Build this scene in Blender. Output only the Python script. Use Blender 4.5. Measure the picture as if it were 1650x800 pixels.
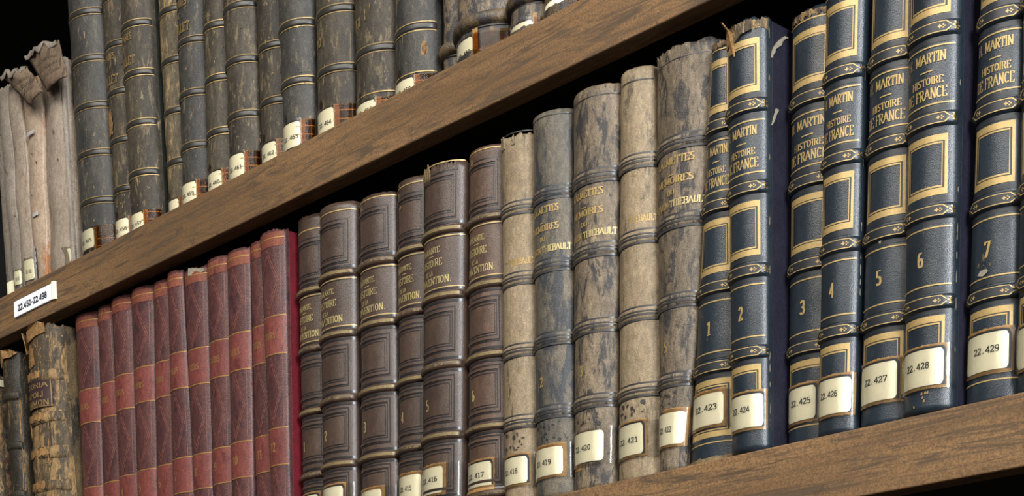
import bpy, math, random
import numpy as np
from mathutils import Matrix, Vector, noise

random.seed(7)
for o in list(bpy.data.objects):
    bpy.data.objects.remove(o)
scene = bpy.context.scene
COL = scene.collection

# ------------------------------------------------------------------ camera
# x runs along the shelves, y into the bookcase (0 = shelf front), z up (0 = top of the lower shelf)
F = 2730.0
CX = 825.0
VPH = np.array([-1745., 1380.])          # vanishing point of the shelf direction
VPV = np.array([950., 22400.])           # vanishing point of the verticals
b_ = -(VPH[1] + VPV[1])
c_ = VPH[1] * VPV[1] + F * F + (VPH[0] - CX) * (VPV[0] - CX)
CY = (-b_ - math.sqrt(b_ * b_ - 4 * c_)) / 2
ex = -np.array([VPH[0] - CX, VPH[1] - CY, F]); ex /= np.linalg.norm(ex)
ez = -np.array([VPV[0] - CX, VPV[1] - CY, F]); ez /= np.linalg.norm(ez)
ey = np.cross(ez, ex)
RW = np.stack([ex, ey, ez], 1)           # world -> camera (right, down, forward)


def ray(px, py):
    return RW.T @ np.array([px - CX, py - CY, F])


r0 = ray(1212, 728); r1 = ray(1208, 28)
CAMD = .235 / (r1[2] / r1[1] - r0[2] / r0[1])
CAM = np.array([-r0[0] / r0[1] * CAMD, -CAMD, -CAMD * r0[2] / r0[1]])


def proj(p):
    q = RW @ (np.asarray(p, float) - CAM)
    return CX + F * q[0] / q[2], CY + F * q[1] / q[2]


def at(px, py, Y):
    r = ray(px, py)
    return CAM + r * ((Y - CAM[1]) / r[1])


cd = bpy.data.cameras.new('camera')
cam = bpy.data.objects.new('camera', cd)
COL.objects.link(cam)
cd.sensor_fit = 'HORIZONTAL'; cd.sensor_width = 36.0
cd.lens = F / 1650 * 36
cd.shift_x = 0.0
cd.shift_y = (CY - 400) / 1650
cd.clip_start = .01
right, up, back = RW[0], -RW[1], -RW[2]
M = Matrix.Identity(4)
for i in range(3):
    M[i][0] = right[i]; M[i][1] = up[i]; M[i][2] = back[i]; M[i][3] = CAM[i]
cam.matrix_world = M
scene.camera = cam

# ------------------------------------------------------------------ light
w = bpy.data.worlds.new('world'); scene.world = w; w.use_nodes = True
w.node_tree.nodes['Background'].inputs[0].default_value = (1, .97, .92, 1)
w.node_tree.nodes['Background'].inputs[1].default_value = .13


def area_light(name, loc, target, sx, sy, energy, color):
    l = bpy.data.lights.new(name, 'AREA'); l.shape = 'RECTANGLE'; l.size = sx; l.size_y = sy
    l.energy = energy; l.color = color
    o = bpy.data.objects.new(name, l); COL.objects.link(o); o.location = loc
    o.rotation_euler = (Vector(target) - Vector(loc)).to_track_quat('-Z', 'Y').to_euler()
    return o


area_light('hall_light', (.25, -1.9, 1.75), (-.2, 0, .2), 2.0, 1.2, 96, (1, .955, .88))
area_light('side_window', (2.1, -1.15, .78), (-.1, 0, .15), .75, .9, 125, (.92, .96, 1))

vs = scene.view_settings
vs.view_transform = 'Standard'; vs.look = 'None'; vs.exposure = 0.0; vs.gamma = 1.0
vs.use_curve_mapping = False


# ------------------------------------------------------------------ materials
def srgb(r, g, b):
    f = lambda c: (c / 255 / 12.92) if c / 255 <= .04045 else ((c / 255 + .055) / 1.055) ** 2.4
    return (f(r), f(g), f(b), 1)


class NT:
    def __init__(self, name):
        self.m = bpy.data.materials.new(name); self.m.use_nodes = True
        self.t = self.m.node_tree; self.b = self.t.nodes['Principled BSDF']
        self.out = self.t.nodes['Material Output']

    def n(self, kind, **kw):
        x = self.t.nodes.new(kind)
        for k, v in kw.items():
            setattr(x, k, v)
        return x

    def l(self, a, b):
        self.t.links.new(a, b)

    def coords(self, scale=(1, 1, 1)):
        tc = self.n('ShaderNodeTexCoord'); oi = self.n('ShaderNodeObjectInfo')
        mul = self.n('ShaderNodeMath', operation='MULTIPLY'); mul.inputs[1].default_value = 37.0
        self.l(oi.outputs['Random'], mul.inputs[0])
        add = self.n('ShaderNodeVectorMath', operation='ADD')
        self.l(tc.outputs['Object'], add.inputs[0]); self.l(mul.outputs[0], add.inputs[1])
        mp = self.n('ShaderNodeMapping'); mp.inputs['Scale'].default_value = scale
        self.l(add.outputs[0], mp.inputs[0])
        return mp.outputs[0]

    def noise(self, vec, scale, detail=4, rough=.6, dist=0):
        x = self.n('ShaderNodeTexNoise'); x.inputs['Scale'].default_value = scale
        x.inputs['Detail'].default_value = detail; x.inputs['Roughness'].default_value = rough
        x.inputs['Distortion'].default_value = dist
        self.l(vec, x.inputs['Vector']); return x.outputs['Fac']

    def ramp(self, fac, stops):
        x = self.n('ShaderNodeValToRGB'); e = x.color_ramp.elements
        while len(e) < len(stops):
            e.new(.5)
        for k, (p, c) in enumerate(stops):
            e[k].position = p; e[k].color = c if len(c) == 4 else (*c, 1)
        self.l(fac, x.inputs[0]); return x.outputs[0]

    def step(self, fac, a, b):
        return self.ramp(fac, [(a, (0, 0, 0, 1)), (b, (1, 1, 1, 1))])

    def mix(self, fac, a, b):
        x = self.n('ShaderNodeMix', data_type='RGBA')
        self.l(fac, x.inputs['Factor'])
        for k, v in ((6, a), (7, b)):
            if isinstance(v, tuple):
                x.inputs[k].default_value = v
            else:
                self.l(v, x.inputs[k])
        return x.outputs[2]

    def bump(self, h, strength, dist=.001):
        x = self.n('ShaderNodeBump'); x.inputs['Strength'].default_value = strength
        x.inputs['Distance'].default_value = dist
        self.l(h, x.inputs['Height']); self.l(x.outputs[0], self.b.inputs['Normal'])

    def rough(self, r, spec=.5):
        self.b.inputs['Roughness'].default_value = r
        self.b.inputs['Specular IOR Level'].default_value = spec


def dk(c, k):
    return tuple(x * k for x in c[:3]) + (1,)


def leather(name, base, second, patch, p_amt=.62, p_scale=45, stretch=.45, rough=.5, grain=1100, gb=.35,
            spec=.5, scuff=None, scuff_amt=.68, k=.52, mottle=.6):
    """base / second mix softly; patch colour breaks through in ragged spots; scuff = fine pale scratches"""
    m = NT(name)
    base, second, patch = dk(base, k), dk(second, k), dk(patch, k)
    if scuff:
        scuff = dk(scuff, k)
    p_amt -= .035; scuff_amt -= .05
    v = m.coords((1, 1, stretch)); v1 = m.coords()
    c = m.mix(m.step(m.noise(v, 38, 6, .7), .38, .62), base, second)
    f = m.step(m.noise(v, p_scale, 8, .72, .4), p_amt, p_amt + .07)
    c = m.mix(f, c, patch)
    if scuff:
        v2 = m.coords((1.6, 1, .55))
        s = m.step(m.noise(v2, 150, 6, .7, 1.2), scuff_amt, scuff_amt + .06)
        c = m.mix(s, c, scuff)
    g = m.noise(v1, grain, 2, .5)
    fine = m.noise(m.coords((1, 1, .5)), 330, 6, .8, .3)
    tone = m.ramp(fine, [(.30, (.5 + .5 * (1 - mottle),) * 3), (.5, (1, 1, 1)), (.72, (1 + .75 * mottle,) * 3)])
    mm = m.n('ShaderNodeMix', data_type='RGBA', blend_type='MULTIPLY'); mm.inputs['Factor'].default_value = 1.0
    m.l(c, mm.inputs[6]); m.l(tone, mm.inputs[7])
    m3 = m.n('ShaderNodeMix', data_type='RGBA', blend_type='MULTIPLY'); m3.inputs['Factor'].default_value = .8
    m.l(mm.outputs[2], m3.inputs[6]); m.l(m.ramp(m.noise(v1, 1900, 2, .6), [(.3, (.62,) * 3), (.7, (1.3,) * 3)]), m3.inputs[7])
    m.l(m3.outputs[2], m.b.inputs['Base Color'])
    m.rough(rough, spec)
    m.bump(g, gb, .0006)
    return m.m


def plain(name, col, rough=.6, var=.12, scale=120, metal=0, spec=.5, k=.6):
    col = dk(col, k)
    m = NT(name); v = m.coords()
    dark = tuple(c * (1 - var * 2) for c in col[:3]) + (1,)
    m.l(m.mix(m.step(m.noise(v, scale, 5, .6), .3, .7), dark, col), m.b.inputs['Base Color'])
    m.rough(rough, spec); m.b.inputs['Metallic'].default_value = metal
    return m.m


def gilt(name, col, wear, rough=.42, metal=.35, k=.55):
    """gold tooling rubbed away in places"""
    col = dk(col, k)
    m = NT(name); v = m.coords()
    c = m.mix(m.step(m.noise(v, 700, 4, .6), .3, .75), col, tuple(x * .72 for x in col[:3]) + (1,))
    m.l(c, m.b.inputs['Base Color'])
    m.rough(rough, .5); m.b.inputs['Metallic'].default_value = metal
    if wear > 0:
        t = m.n('ShaderNodeBsdfTransparent'); ms = m.n('ShaderNodeMixShader')
        f = m.step(m.noise(v, 420, 5, .75), 1 - wear - .14, 1 - wear + .04)
        m.l(f, ms.inputs[0]); m.l(m.b.outputs[0], ms.inputs[1]); m.l(t.outputs[0], ms.inputs[2])
        m.l(ms.outputs[0], m.out.inputs[0])
    return m.m


def tape_mat(name, tint, gl=.9, bump=.5, rough=.2):
    m = NT(name); v = m.coords((1, 1, .5))
    t = m.n('ShaderNodeBsdfTransparent'); t.inputs[0].default_value = tint
    g = m.n('ShaderNodeBsdfGlossy'); g.inputs['Roughness'].default_value = rough
    bp = m.n('ShaderNodeBump'); bp.inputs['Strength'].default_value = bump; bp.inputs['Distance'].default_value = .0008
    m.l(m.noise(v, 260, 3, .6), bp.inputs['Height']); m.l(bp.outputs[0], g.inputs['Normal'])
    fr = m.n('ShaderNodeFresnel'); fr.inputs[0].default_value = 1.5
    m.l(bp.outputs[0], fr.inputs['Normal'])
    ml = m.n('ShaderNodeMath', operation='MULTIPLY_ADD'); ml.inputs[1].default_value = gl; ml.inputs[2].default_value = 0.0
    m.l(fr.outputs[0], ml.inputs[0])
    ms = m.n('ShaderNodeMixShader'); m.l(ml.outputs[0], ms.inputs[0]); m.l(t.outputs[0], ms.inputs[1]); m.l(g.outputs[0], ms.inputs[2])
    m.l(ms.outputs[0], m.out.inputs[0])
    return m.m


def wood_mat(name):
    m = NT(name)
    v = m.coords((1.0, 9, 9)); v3 = m.coords((2.2, 26, 26)); v2 = m.coords()
    q = .86
    c = m.mix(m.step(m.noise(v, 3.2, 6, .62, .7), .36, .62), dk(srgb(118, 88, 54), q), dk(srgb(150, 114, 74), q))
    c = m.mix(m.step(m.noise(v3, 4.5, 8, .78, 1.6), .48, .60), c, dk(srgb(78, 66, 52), q))
    c = m.mix(m.step(m.noise(m.coords((1.2, 30, 30)), 9, 6, .75, 1.0), .57, .66), c, dk(srgb(70, 56, 42), q))
    c = m.mix(m.step(m.noise(v2, 46, 6, .75), .62, .68), c, dk(srgb(74, 58, 42), q))
    c = m.mix(m.step(m.noise(v2, 900, 3, .6), .25, .75), dk(srgb(80, 60, 42), q), c)
    m.l(c, m.b.inputs['Base Color'])
    m.rough(.62, .3)
    m.bump(m.noise(m.coords((1.5, 40, 40)), 22, 5, .7), .35, .0008)
    return m.m


MT = {}
MT['wood'] = wood_mat('shelf_wood')
MT['shaded_wood'] = plain('shaded_panel_wood', srgb(14, 10, 8), .9, .2, 20, k=.3)  # case wood, near-black because the interior's deep shade is put into its colour
MT['pages'] = plain('page_paper', srgb(170, 150, 115), .85, .15, 300)
MT['label'] = plain('label_paper', srgb(246, 238, 208), .6, .02, 200, k=.95)
MT['label_old'] = plain('label_paper_aged', srgb(226, 220, 190), .7, .04, 200, k=.95)
MT['ink'] = plain('type_ink', srgb(62, 58, 60), .7, .1)
MT['tan'] = plain('gummed_border_paper', srgb(176, 130, 68), .6, .18, 500, k=.62)
MT['navyline'] = plain('printed_border', srgb(40, 42, 50), .6, .05)
MT['tape'] = tape_mat('clear_tape', (.99, .99, .97, 1), .85, .2, .2)
MT['amber'] = tape_mat('yellowed_tape', (.66, .42, .15, 1), .4, .04, .16)
MT['gold'] = gilt('gilt', srgb(222, 188, 122), .06)
MT['gold_w'] = gilt('gilt_rubbed', srgb(214, 180, 112), .30)
MT['gold_ww'] = gilt('gilt_mostly_gone', srgb(190, 160, 96), .56)
MT['gold_b'] = gilt('gilt_bright', srgb(226, 204, 140), .14)
MT['gold_dull'] = gilt('gilt_dulled', srgb(170, 140, 88), .25, .55)
MT['gold_red'] = gilt('gilt_on_red', srgb(198, 150, 84), .12)
MT['gold_red_w'] = gilt('gilt_on_red_rubbed', srgb(196, 146, 88), .28)

MT['blue'] = leather('blue_leather', srgb(44, 58, 70), srgb(57, 72, 85), srgb(72, 88, 100), .66, 90, .5, .32, 2600, .25, .5,
                     srgb(128, 132, 130), .76, k=.28, mottle=.4)
MT['blue_dark'] = plain('tooled_blue_black', srgb(30, 34, 40), .45, .1)
MT['blue_board'] = leather('blue_board', srgb(30, 28, 46), srgb(38, 36, 54), srgb(46, 44, 66), .7, 80, 1, .6, 900, .3, .3)
MT['chip'] = plain('bare_paper_chip', srgb(172, 162, 140), .85, .2, 400)
MT['brown'] = leather('brown_leather', srgb(80, 62, 52), srgb(98, 76, 62), srgb(116, 92, 74), .66, 60, .6, .36, 2400, .28, .5,
                      srgb(140, 118, 96), .76, k=.44, mottle=.45)
MT['brown_red'] = leather('chestnut_leather', srgb(86, 62, 48), srgb(106, 78, 60), srgb(126, 98, 76), .62, 90, .6, .46, 2000, .35, .5,
                          srgb(150, 126, 102), .73, k=.50)
MT['brown_dark'] = plain('blind_tooling', srgb(40, 36, 38), .34, .15, 300)
MT['brown_board'] = plain('brown_cloth_board', srgb(48, 40, 38), .7, .2)
MT['band_gold'] = gilt('gilt_raised_band', srgb(160, 138, 92), .32, .5)
MT['band_gold_r'] = gilt('gilt_raised_band_rubbed', srgb(160, 138, 96), .46, .5)
MT['tan_l'] = leather('tan_cloth', srgb(146, 126, 98), srgb(166, 146, 116), srgb(108, 94, 76), .60, 110, .3, .6, 1500, .5, .35,
                      srgb(84, 74, 64), .76, k=.55, mottle=.7)
MT['tan_d'] = leather('sooty_tan_cloth', srgb(104, 90, 72), srgb(140, 122, 98), srgb(58, 54, 52), .54, 120, .36, .56, 1500, .5, .38,
                      srgb(48, 46, 46), .64, k=.55, mottle=1.0)
MT['tan_g'] = leather('grey_tan_cloth', srgb(92, 86, 76), srgb(124, 112, 92), srgb(60, 62, 66), .53, 70, .36, .54, 1500, .5, .40,
                      srgb(56, 56, 58), .66, k=.55, mottle=.9)
MT['tan_line'] = plain('tooled_line', srgb(60, 58, 58), .4, .2, 300)
MT['tan_board'] = plain('tan_board', srgb(74, 64, 54), .7, .2)
MT['fray'] = plain('frayed_cloth', srgb(132, 112, 84), .9, .3, 400)
MT['fray_g'] = plain('frayed_leather', srgb(150, 124, 84), .9, .35, 400)
MT['red'] = leather('red_panel_leather', srgb(122, 58, 52), srgb(144, 74, 64), srgb(108, 44, 42), .60, 90, .5, .46, 1800, .4, .45,
                    srgb(160, 100, 82), .74, k=.5, mottle=.7)
MT['redd'] = leather('plum_panel_leather', srgb(86, 48, 48), srgb(106, 62, 58), srgb(70, 40, 46), .58, 90, .4, .42, 1800, .4, .45,
                     srgb(136, 88, 78), .74, k=.5, mottle=.8)
MT['redhead'] = leather('rubbed_red_head', srgb(130, 66, 52), srgb(148, 84, 62), srgb(110, 52, 48), .6, 90, .5, .6, 1300, .5, .3,
                        srgb(176, 126, 96), .68)
MT['redtool'] = plain('red_tooled_line', srgb(150, 92, 80), .4, .25, 500, k=.62)
MT['redboard'] = leather('crimson_board', srgb(110, 8, 26), srgb(124, 12, 32), srgb(136, 20, 44), .7, 120, 1, .55, 1600, .3, .4)
MT['old'] = leather('worn_dark_half_leather', srgb(54, 48, 40), srgb(88, 79, 64), srgb(128, 111, 82), .58, 150, .3, .56, 1500, .5, .3,
                    srgb(178, 158, 122), .68, k=.48, mottle=1.0)
MT['old2'] = leather('worn_slate_half_leather', srgb(52, 50, 48), srgb(82, 78, 70), srgb(112, 102, 82), .60, 140, .3, .52, 1500, .5, .35,
                     srgb(164, 150, 122), .69, k=.48, mottle=1.0)
MT['oldw'] = leather('worn_light_half_leather', srgb(80, 70, 54), srgb(112, 100, 78), srgb(170, 144, 100), .56, 130, .22, .62, 1500, .5, .3,
                     srgb(184, 160, 120), .66, k=.55, mottle=1.0)
MT['oldband'] = plain('dark_band', srgb(46, 43, 38), .42, .2, 300)
MT['oldboard'] = leather('green_black_board', srgb(34, 38, 34), srgb(44, 48, 42), srgb(70, 74, 62), .68, 90, .6, .6, 900, .4, .3)
MT['stain'] = leather('brown_stain', srgb(44, 26, 8), srgb(70, 42, 12), srgb(110, 72, 20), .6, 220, .7, .45, 900, .08, .12, k=.42)
MT['calf'] = leather('mottled_calf', srgb(120, 104, 82), srgb(150, 128, 100), srgb(58, 56, 58), .50, 120, .45, .5, 1500, .6, .45,
                     srgb(72, 70, 72), .62, k=.52, mottle=.9)
MT['calf_b'] = leather('brown_calf', srgb(96, 80, 56), srgb(120, 98, 66), srgb(56, 50, 46), .52, 70, .5, .5, 1000, .6, .45,
                       srgb(150, 126, 86), .70)
MT['antq'] = leather('antique_calf', srgb(104, 86, 60), srgb(66, 58, 48), srgb(166, 132, 86), .54, 110, .25, .62, 900, .8, .3,
                     srgb(178, 144, 96), .62, k=.52, mottle=1.0)
MT['antq_d'] = leather('antique_black_calf', srgb(40, 36, 28), srgb(60, 52, 38), srgb(120, 96, 60), .58, 120, .3, .5, 900, .8, .3,
                       srgb(140, 114, 74), .68, k=.52, mottle=1.0)
MT['antq_b'] = leather('antique_board', srgb(120, 98, 66), srgb(74, 62, 46), srgb(52, 46, 36), .54, 45, .5, .7, 900, .8, .25)
MT['marble'] = leather('marbled_board', srgb(50, 54, 58), srgb(96, 76, 62), srgb(170, 136, 98), .52, 130, .8, .6, 900, .4, .35,
                       srgb(130, 60, 54), .62)
MT['torn'] = leather('torn_tan_leather', srgb(146, 108, 64), srgb(172, 132, 84), srgb(96, 70, 44), .58, 160, .6, .85, 900, .9, .2, srgb(80, 62, 44), .66, k=.55, mottle=.9)
MT['plum'] = plain('plum_title_label', srgb(62, 36, 40), .5, .15, 300)
MT['vellum'] = leather('limp_vellum', srgb(150, 134, 118), srgb(172, 156, 138), srgb(134, 106, 80), .63, 40, .3, .55, 700, .6, .35,
                       srgb(150, 100, 62), .74, k=.62)
MT['vellum_g'] = leather('grey_vellum', srgb(132, 122, 110), srgb(150, 138, 124), srgb(120, 96, 72), .66, 40, .3, .55, 700, .6, .35,
                         srgb(120, 92, 64), .76, k=.62)
MT['vellum_o'] = leather('rust_vellum', srgb(176, 154, 134), srgb(190, 166, 140), srgb(176, 112, 66), .60, 34, .4, .5, 700, .6, .35,
                         srgb(116, 56, 34), .76, k=.62)
MT['vellum_i'] = leather('vellum_lining', srgb(112, 94, 76), srgb(132, 112, 92), srgb(84, 70, 58), .56, 120, .4, .8, 700, .7, .2, k=.62)
MT['rib'] = plain('lining_rib', srgb(70, 58, 48), .9, .2, 300)
MT['rust'] = plain('rust_spot', srgb(116, 52, 30), .7, .25, 500)
MT['staple'] = plain('pale_thong', srgb(205, 202, 198), .45, .1, 300)
MT['white'] = plain('white_card', srgb(238, 240, 248), .5, .02, k=.95)
MT['cream'] = plain('cream_card_end', srgb(226, 222, 190), .5, .04, k=.95)
MT['ink2'] = plain('printed_digits', srgb(28, 28, 34), .6, .1)
MT['plaster'] = plain('plaster', srgb(150, 142, 130), .9, .05, 8)
MT['floor'] = plain('floor_boards', srgb(96, 74, 54), .6, .15, 6)


# ------------------------------------------------------------------ mesh helpers
def mk(name, verts, faces, mat, parent=None, smooth=True, loc=(0, 0, 0)):
    me = bpy.data.meshes.new(name)
    me.from_pydata([tuple(map(float, v)) for v in verts], [], faces)
    me.materials.append(MT[mat] if isinstance(mat, str) else mat)
    if smooth:
        me.shade_smooth()
    o = bpy.data.objects.new(name, me); COL.objects.link(o)
    o.location = loc
    if parent is not None:
        o.parent = parent
    return o


def grid_faces(nr, nc, flip=False):
    fs = []
    for i in range(nr - 1):
        for j in range(nc - 1):
            a = i * nc + j
            f = (a, a + 1, a + nc + 1, a + nc)
            fs.append(f[::-1] if flip else f)
    return fs


def box(name, x0, x1, y0, y1, z0, z1, mat, parent=None, bevel=0.0, loc=(0, 0, 0)):
    vs = [(x, y, z) for x in (x0, x1) for y in (y0, y1) for z in (z0, z1)]
    fs = [(0, 1, 3, 2), (4, 6, 7, 5), (0, 4, 5, 1), (2, 3, 7, 6), (0, 2, 6, 4), (1, 5, 7, 3)]
    o = mk(name, vs, fs, mat, parent, smooth=False, loc=loc)
    if bevel:
        b = o.modifiers.new('bevel', 'BEVEL'); b.width = bevel; b.segments = 3
    return o


def thing(name, label, cat, loc, group=None):
    o = bpy.data.objects.new(name, None); COL.objects.link(o); o.location = loc
    o.empty_display_size = .02
    o['label'] = label; o['category'] = cat
    if group:
        o['group'] = group
    return o


# ------------------------------------------------------------------ lettering: a flat nib drawn along strokes
def arc(cx, cy, rx, ry, a0, a1, n=7):
    return [(cx + rx * math.cos(math.radians(a0 + (a1 - a0) * k / n)), cy + ry * math.sin(math.radians(a0 + (a1 - a0) * k / n))) for k in range(n + 1)]


GL = {
    'A': (.74, [[(.0, 0), (.37, 1)], [(.37, 1), (.74, 0)], [(.13, .34), (.6, .34)]]),
    'B': (.62, [[(.1, 0), (.1, 1)], [(.1, 1), (.4, 1)] + arc(.4, .77, .18, .23, 80, -90, 5) + [(.1, .54)], [(.4, .54)] + arc(.4, .27, .22, .27, 80, -90, 5) + [(.1, 0)]]),
    'C': (.62, [arc(.34, .5, .28, .5, 45, 315, 10)]),
    'D': (.66, [[(.1, 0), (.1, 1)], [(.1, 1), (.3, 1)] + arc(.3, .5, .3, .5, 80, -80, 8) + [(.1, 0)]]),
    'E': (.58, [[(.1, 0), (.1, 1)], [(.1, 1), (.54, 1), (.54, .82)], [(.1, .52), (.42, .52)], [(.1, 0), (.56, 0), (.56, .2)]]),
    'F': (.55, [[(.1, 0), (.1, 1)], [(.1, 1), (.54, 1), (.54, .8)], [(.1, .52), (.42, .52)]]),
    'G': (.66, [arc(.34, .5, .28, .5, 45, 300, 10), [(.56, .42), (.56, .05)], [(.4, .42), (.64, .42)]]),
    'H': (.72, [[(.1, 0), (.1, 1)], [(.62, 0), (.62, 1)], [(.1, .52), (.62, .52)]]),
    'I': (.24, [[(.12, 0), (.12, 1)]]),
    'L': (.55, [[(.1, 0), (.1, 1)], [(.1, 0), (.54, 0), (.54, .24)]]),
    'M': (.86, [[(.1, 0), (.1, 1)], [(.1, 1), (.42, .1)], [(.42, .1), (.76, 1)], [(.76, 0), (.76, 1)]]),
    'N': (.72, [[(.1, 0), (.1, 1)], [(.1, 1), (.62, 0)], [(.62, 0), (.62, 1)]]),
    'O': (.68, [arc(.34, .5, .28, .5, 0, 360, 14)]),
    'P': (.6, [[(.1, 0), (.1, 1)], [(.1, 1), (.36, 1)] + arc(.36, .75, .2, .25, 80, -90, 5) + [(.1, .5)]]),
    'R': (.66, [[(.1, 0), (.1, 1)], [(.1, 1), (.36, 1)] + arc(.36, .75, .2, .25, 80, -90, 5) + [(.1, .5)], [(.34, .5), (.6, 0)]]),
    'S': (.56, [arc(.28, .76, .2, .24, 40, 270, 7) + arc(.28, .26, .22, .26, 90, -140, 7)]),
    'T': (.62, [[(.31, 0), (.31, 1)], [(.03, .8), (.03, 1), (.59, 1), (.59, .8)]]),
    'U': (.68, [[(.1, 1), (.1, .3)] + arc(.34, .3, .24, .3, 180, 360, 7) + [(.58, 1)]]),
    'V': (.7, [[(.0, 1), (.35, 0)], [(.35, 0), (.7, 1)]]),
    'X': (.66, [[(.02, 1), (.62, 0)], [(.62, 1), (.02, 0)]]),
    'Z': (.6, [[(.05, .85), (.05, 1), (.55, 1), (.03, 0), (.56, 0), (.56, .18)]]),
    '.': (.26, [[(.10, .03), (.14, .03)], [(.10, .10), (.14, .10)]]),
    '-': (.4, [[(.06, .42), (.34, .42)]]),
    ' ': (.3, []),
    '0': (.56, [arc(.28, .5, .21, .5, 0, 360, 14)]),
    '1': (.4, [[(.22, 0), (.22, 1)], [(.22, 1), (.06, .84)], [(.06, 0), (.38, 0)]]),
    '2': (.56, [arc(.28, .74, .2, .26, 165, -25, 7) + [(.06, 0), (.5, 0), (.5, .14)]]),
    '3': (.56, [[(.06, .86)] + arc(.27, .75, .19, .25, 150, -80, 7) + arc(.26, .26, .22, .27, 85, -150, 7)]),
    '4': (.58, [[(.42, 0), (.42, 1)], [(.42, 1), (.04, .28), (.56, .28)]]),
    '5': (.56, [[(.46, 1), (.12, 1), (.1, .56)] + arc(.27, .3, .22, .3, 110, -140, 8)]),
    '6': (.56, [[(.42, .96)] + arc(.3, .55, .24, .43, 100, 190, 5) + arc(.28, .29, .21, .29, 180, 540, 12)]),
    '7': (.54, [[(.05, .84), (.05, 1), (.5, 1), (.2, 0)]]),
    '8': (.56, [arc(.28, .76, .18, .24, 0, 360, 10), arc(.28, .26, .21, .27, 0, 360, 10)]),
    '9': (.56, [[(.14, .04)] + arc(.26, .45, .24, .43, -80, 10, 5) + arc(.28, .71, .21, .29, 0, 360, 12)]),
}


def hull(pts):
    pts = sorted(set((round(x, 5), round(y, 5)) for x, y in pts))
    def half(ps):
        h = []
        for p in ps:
            while len(h) > 1 and (h[-1][0] - h[-2][0]) * (p[1] - h[-2][1]) - (h[-1][1] - h[-2][1]) * (p[0] - h[-2][0]) <= 0:
                h.pop()
            h.append(p)
        return h
    a, b = half(pts), half(pts[::-1])
    return a[:-1] + b[:-1]


def text_polys(txt, nibw=.16, nibh=.06, serif=True, track=.1, mono=None):
    """polygons in a box one unit tall; returns polys and total width"""
    out = []; x = 0
    for ch in txt:
        wd, strokes = GL[ch]
        off = x if mono is None else x + (mono - wd) / 2
        for st in strokes:
            st = [(px + off, nibh / 2 + py * (1 - nibh)) for px, py in st]
            segs = list(zip(st[:-1], st[1:]))
            if serif and len(st) == 2 and abs(st[0][0] - st[1][0]) < .01 and abs(st[0][1] - st[1][1]) > .5:
                for p in st:
                    if p[1] < .1 or p[1] > .9:
                        segs.append(((p[0] - .11, p[1]), (p[0] + .11, p[1])))
            for p, q in segs:
                horiz = abs(p[1] - q[1]) < .02
                nw = nibw if not horiz else nibh
                out.append(hull([(c[0] + sx * nw / 2, c[1] + sy * nibh / 2) for c in (p, q) for sx in (-1, 1) for sy in (-1, 1)]))
        x += (wd if mono is None else mono) + track
    return out, x - track


# ------------------------------------------------------------------ a book: everything on the spine is addressed by (s, v)
class Section:
    def __init__(self, alpha, rs):
        a = math.radians(alpha)
        R = (1 - rs * (1 - math.sin(a))) / math.sin(a)
        pts = []
        for k in range(41):
            p = a * k / 40
            pts.append((R * math.sin(p), R * (1 - math.cos(p)), p))
        for k in range(1, 21):
            p = a + (math.pi / 2 - a) * k / 20
            pts.append(((R - rs) * math.sin(a) + rs * math.sin(p), R - (R - rs) * math.cos(a) - rs * math.cos(p), p))
        pts = np.array(pts)
        L = np.concatenate([[0], np.cumsum(np.hypot(np.diff(pts[:, 0]), np.diff(pts[:, 1])))])
        self.tot = L[-1]; self.L = L / L[-1]; self.p = pts; self.depth = pts[-1, 1]

    def __call__(self, s):
        a = min(abs(s), 1.0)
        X = np.interp(a, self.L, self.p[:, 0]); Y = np.interp(a, self.L, self.p[:, 1]); f = np.interp(a, self.L, self.p[:, 2])
        return (X, Y, f) if s >= 0 else (-X, Y, -f)


SECS = {}


def section(alpha, rs):
    k = (alpha, rs)
    if k not in SECS:
        SECS[k] = Section(alpha, rs)
    return SECS[k]


def line_x(line, y):
    (x1, y1), (x2, y2) = line
    return x1 + (x2 - x1) * (y - y1) / (y2 - y1)


def solve_edges(sec, d, zs, left, right_joint=None, next_left=None):
    """bL, bR (world x) at each level in zs so that the silhouette and joint land on the measured lines"""
    res = []
    for k, z in enumerate(zs):
        (xa, ya), (xb, yb) = left
        bL = at((xa + xb) / 2, (ya + yb) / 2, d)[0]
        bR = next_left[k] if next_left is not None else bL + .04
        bL = min(bL, bR - .01)
        for it in range(8):
            lo, hi = bL - .3, bR - .006
            for _ in range(34):
                mid = (lo + hi) / 2; hw = (bR - mid) / 2; xc = (bR + mid) / 2
                best = min((proj((xc + hw * X, d + hw * Y, z)) for X, Y, f in (sec(s) for s in np.linspace(-1, .4, 22))), key=lambda q: q[0])
                if best[0] < line_x(left, best[1]):
                    lo = mid
                else:
                    hi = mid
            bL = (lo + hi) / 2
            if right_joint is None:
                break
            lo, hi = bL + .008, bL + .14
            for _ in range(34):
                mid = (lo + hi) / 2; hw = (mid - bL) / 2
                q = proj((mid, d + hw * sec.depth, z))
                if q[0] < line_x(right_joint, q[1]):
                    lo = mid
                else:
                    hi = mid
            bR = (lo + hi) / 2
        res.append((bL, bR))
    return res


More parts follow.
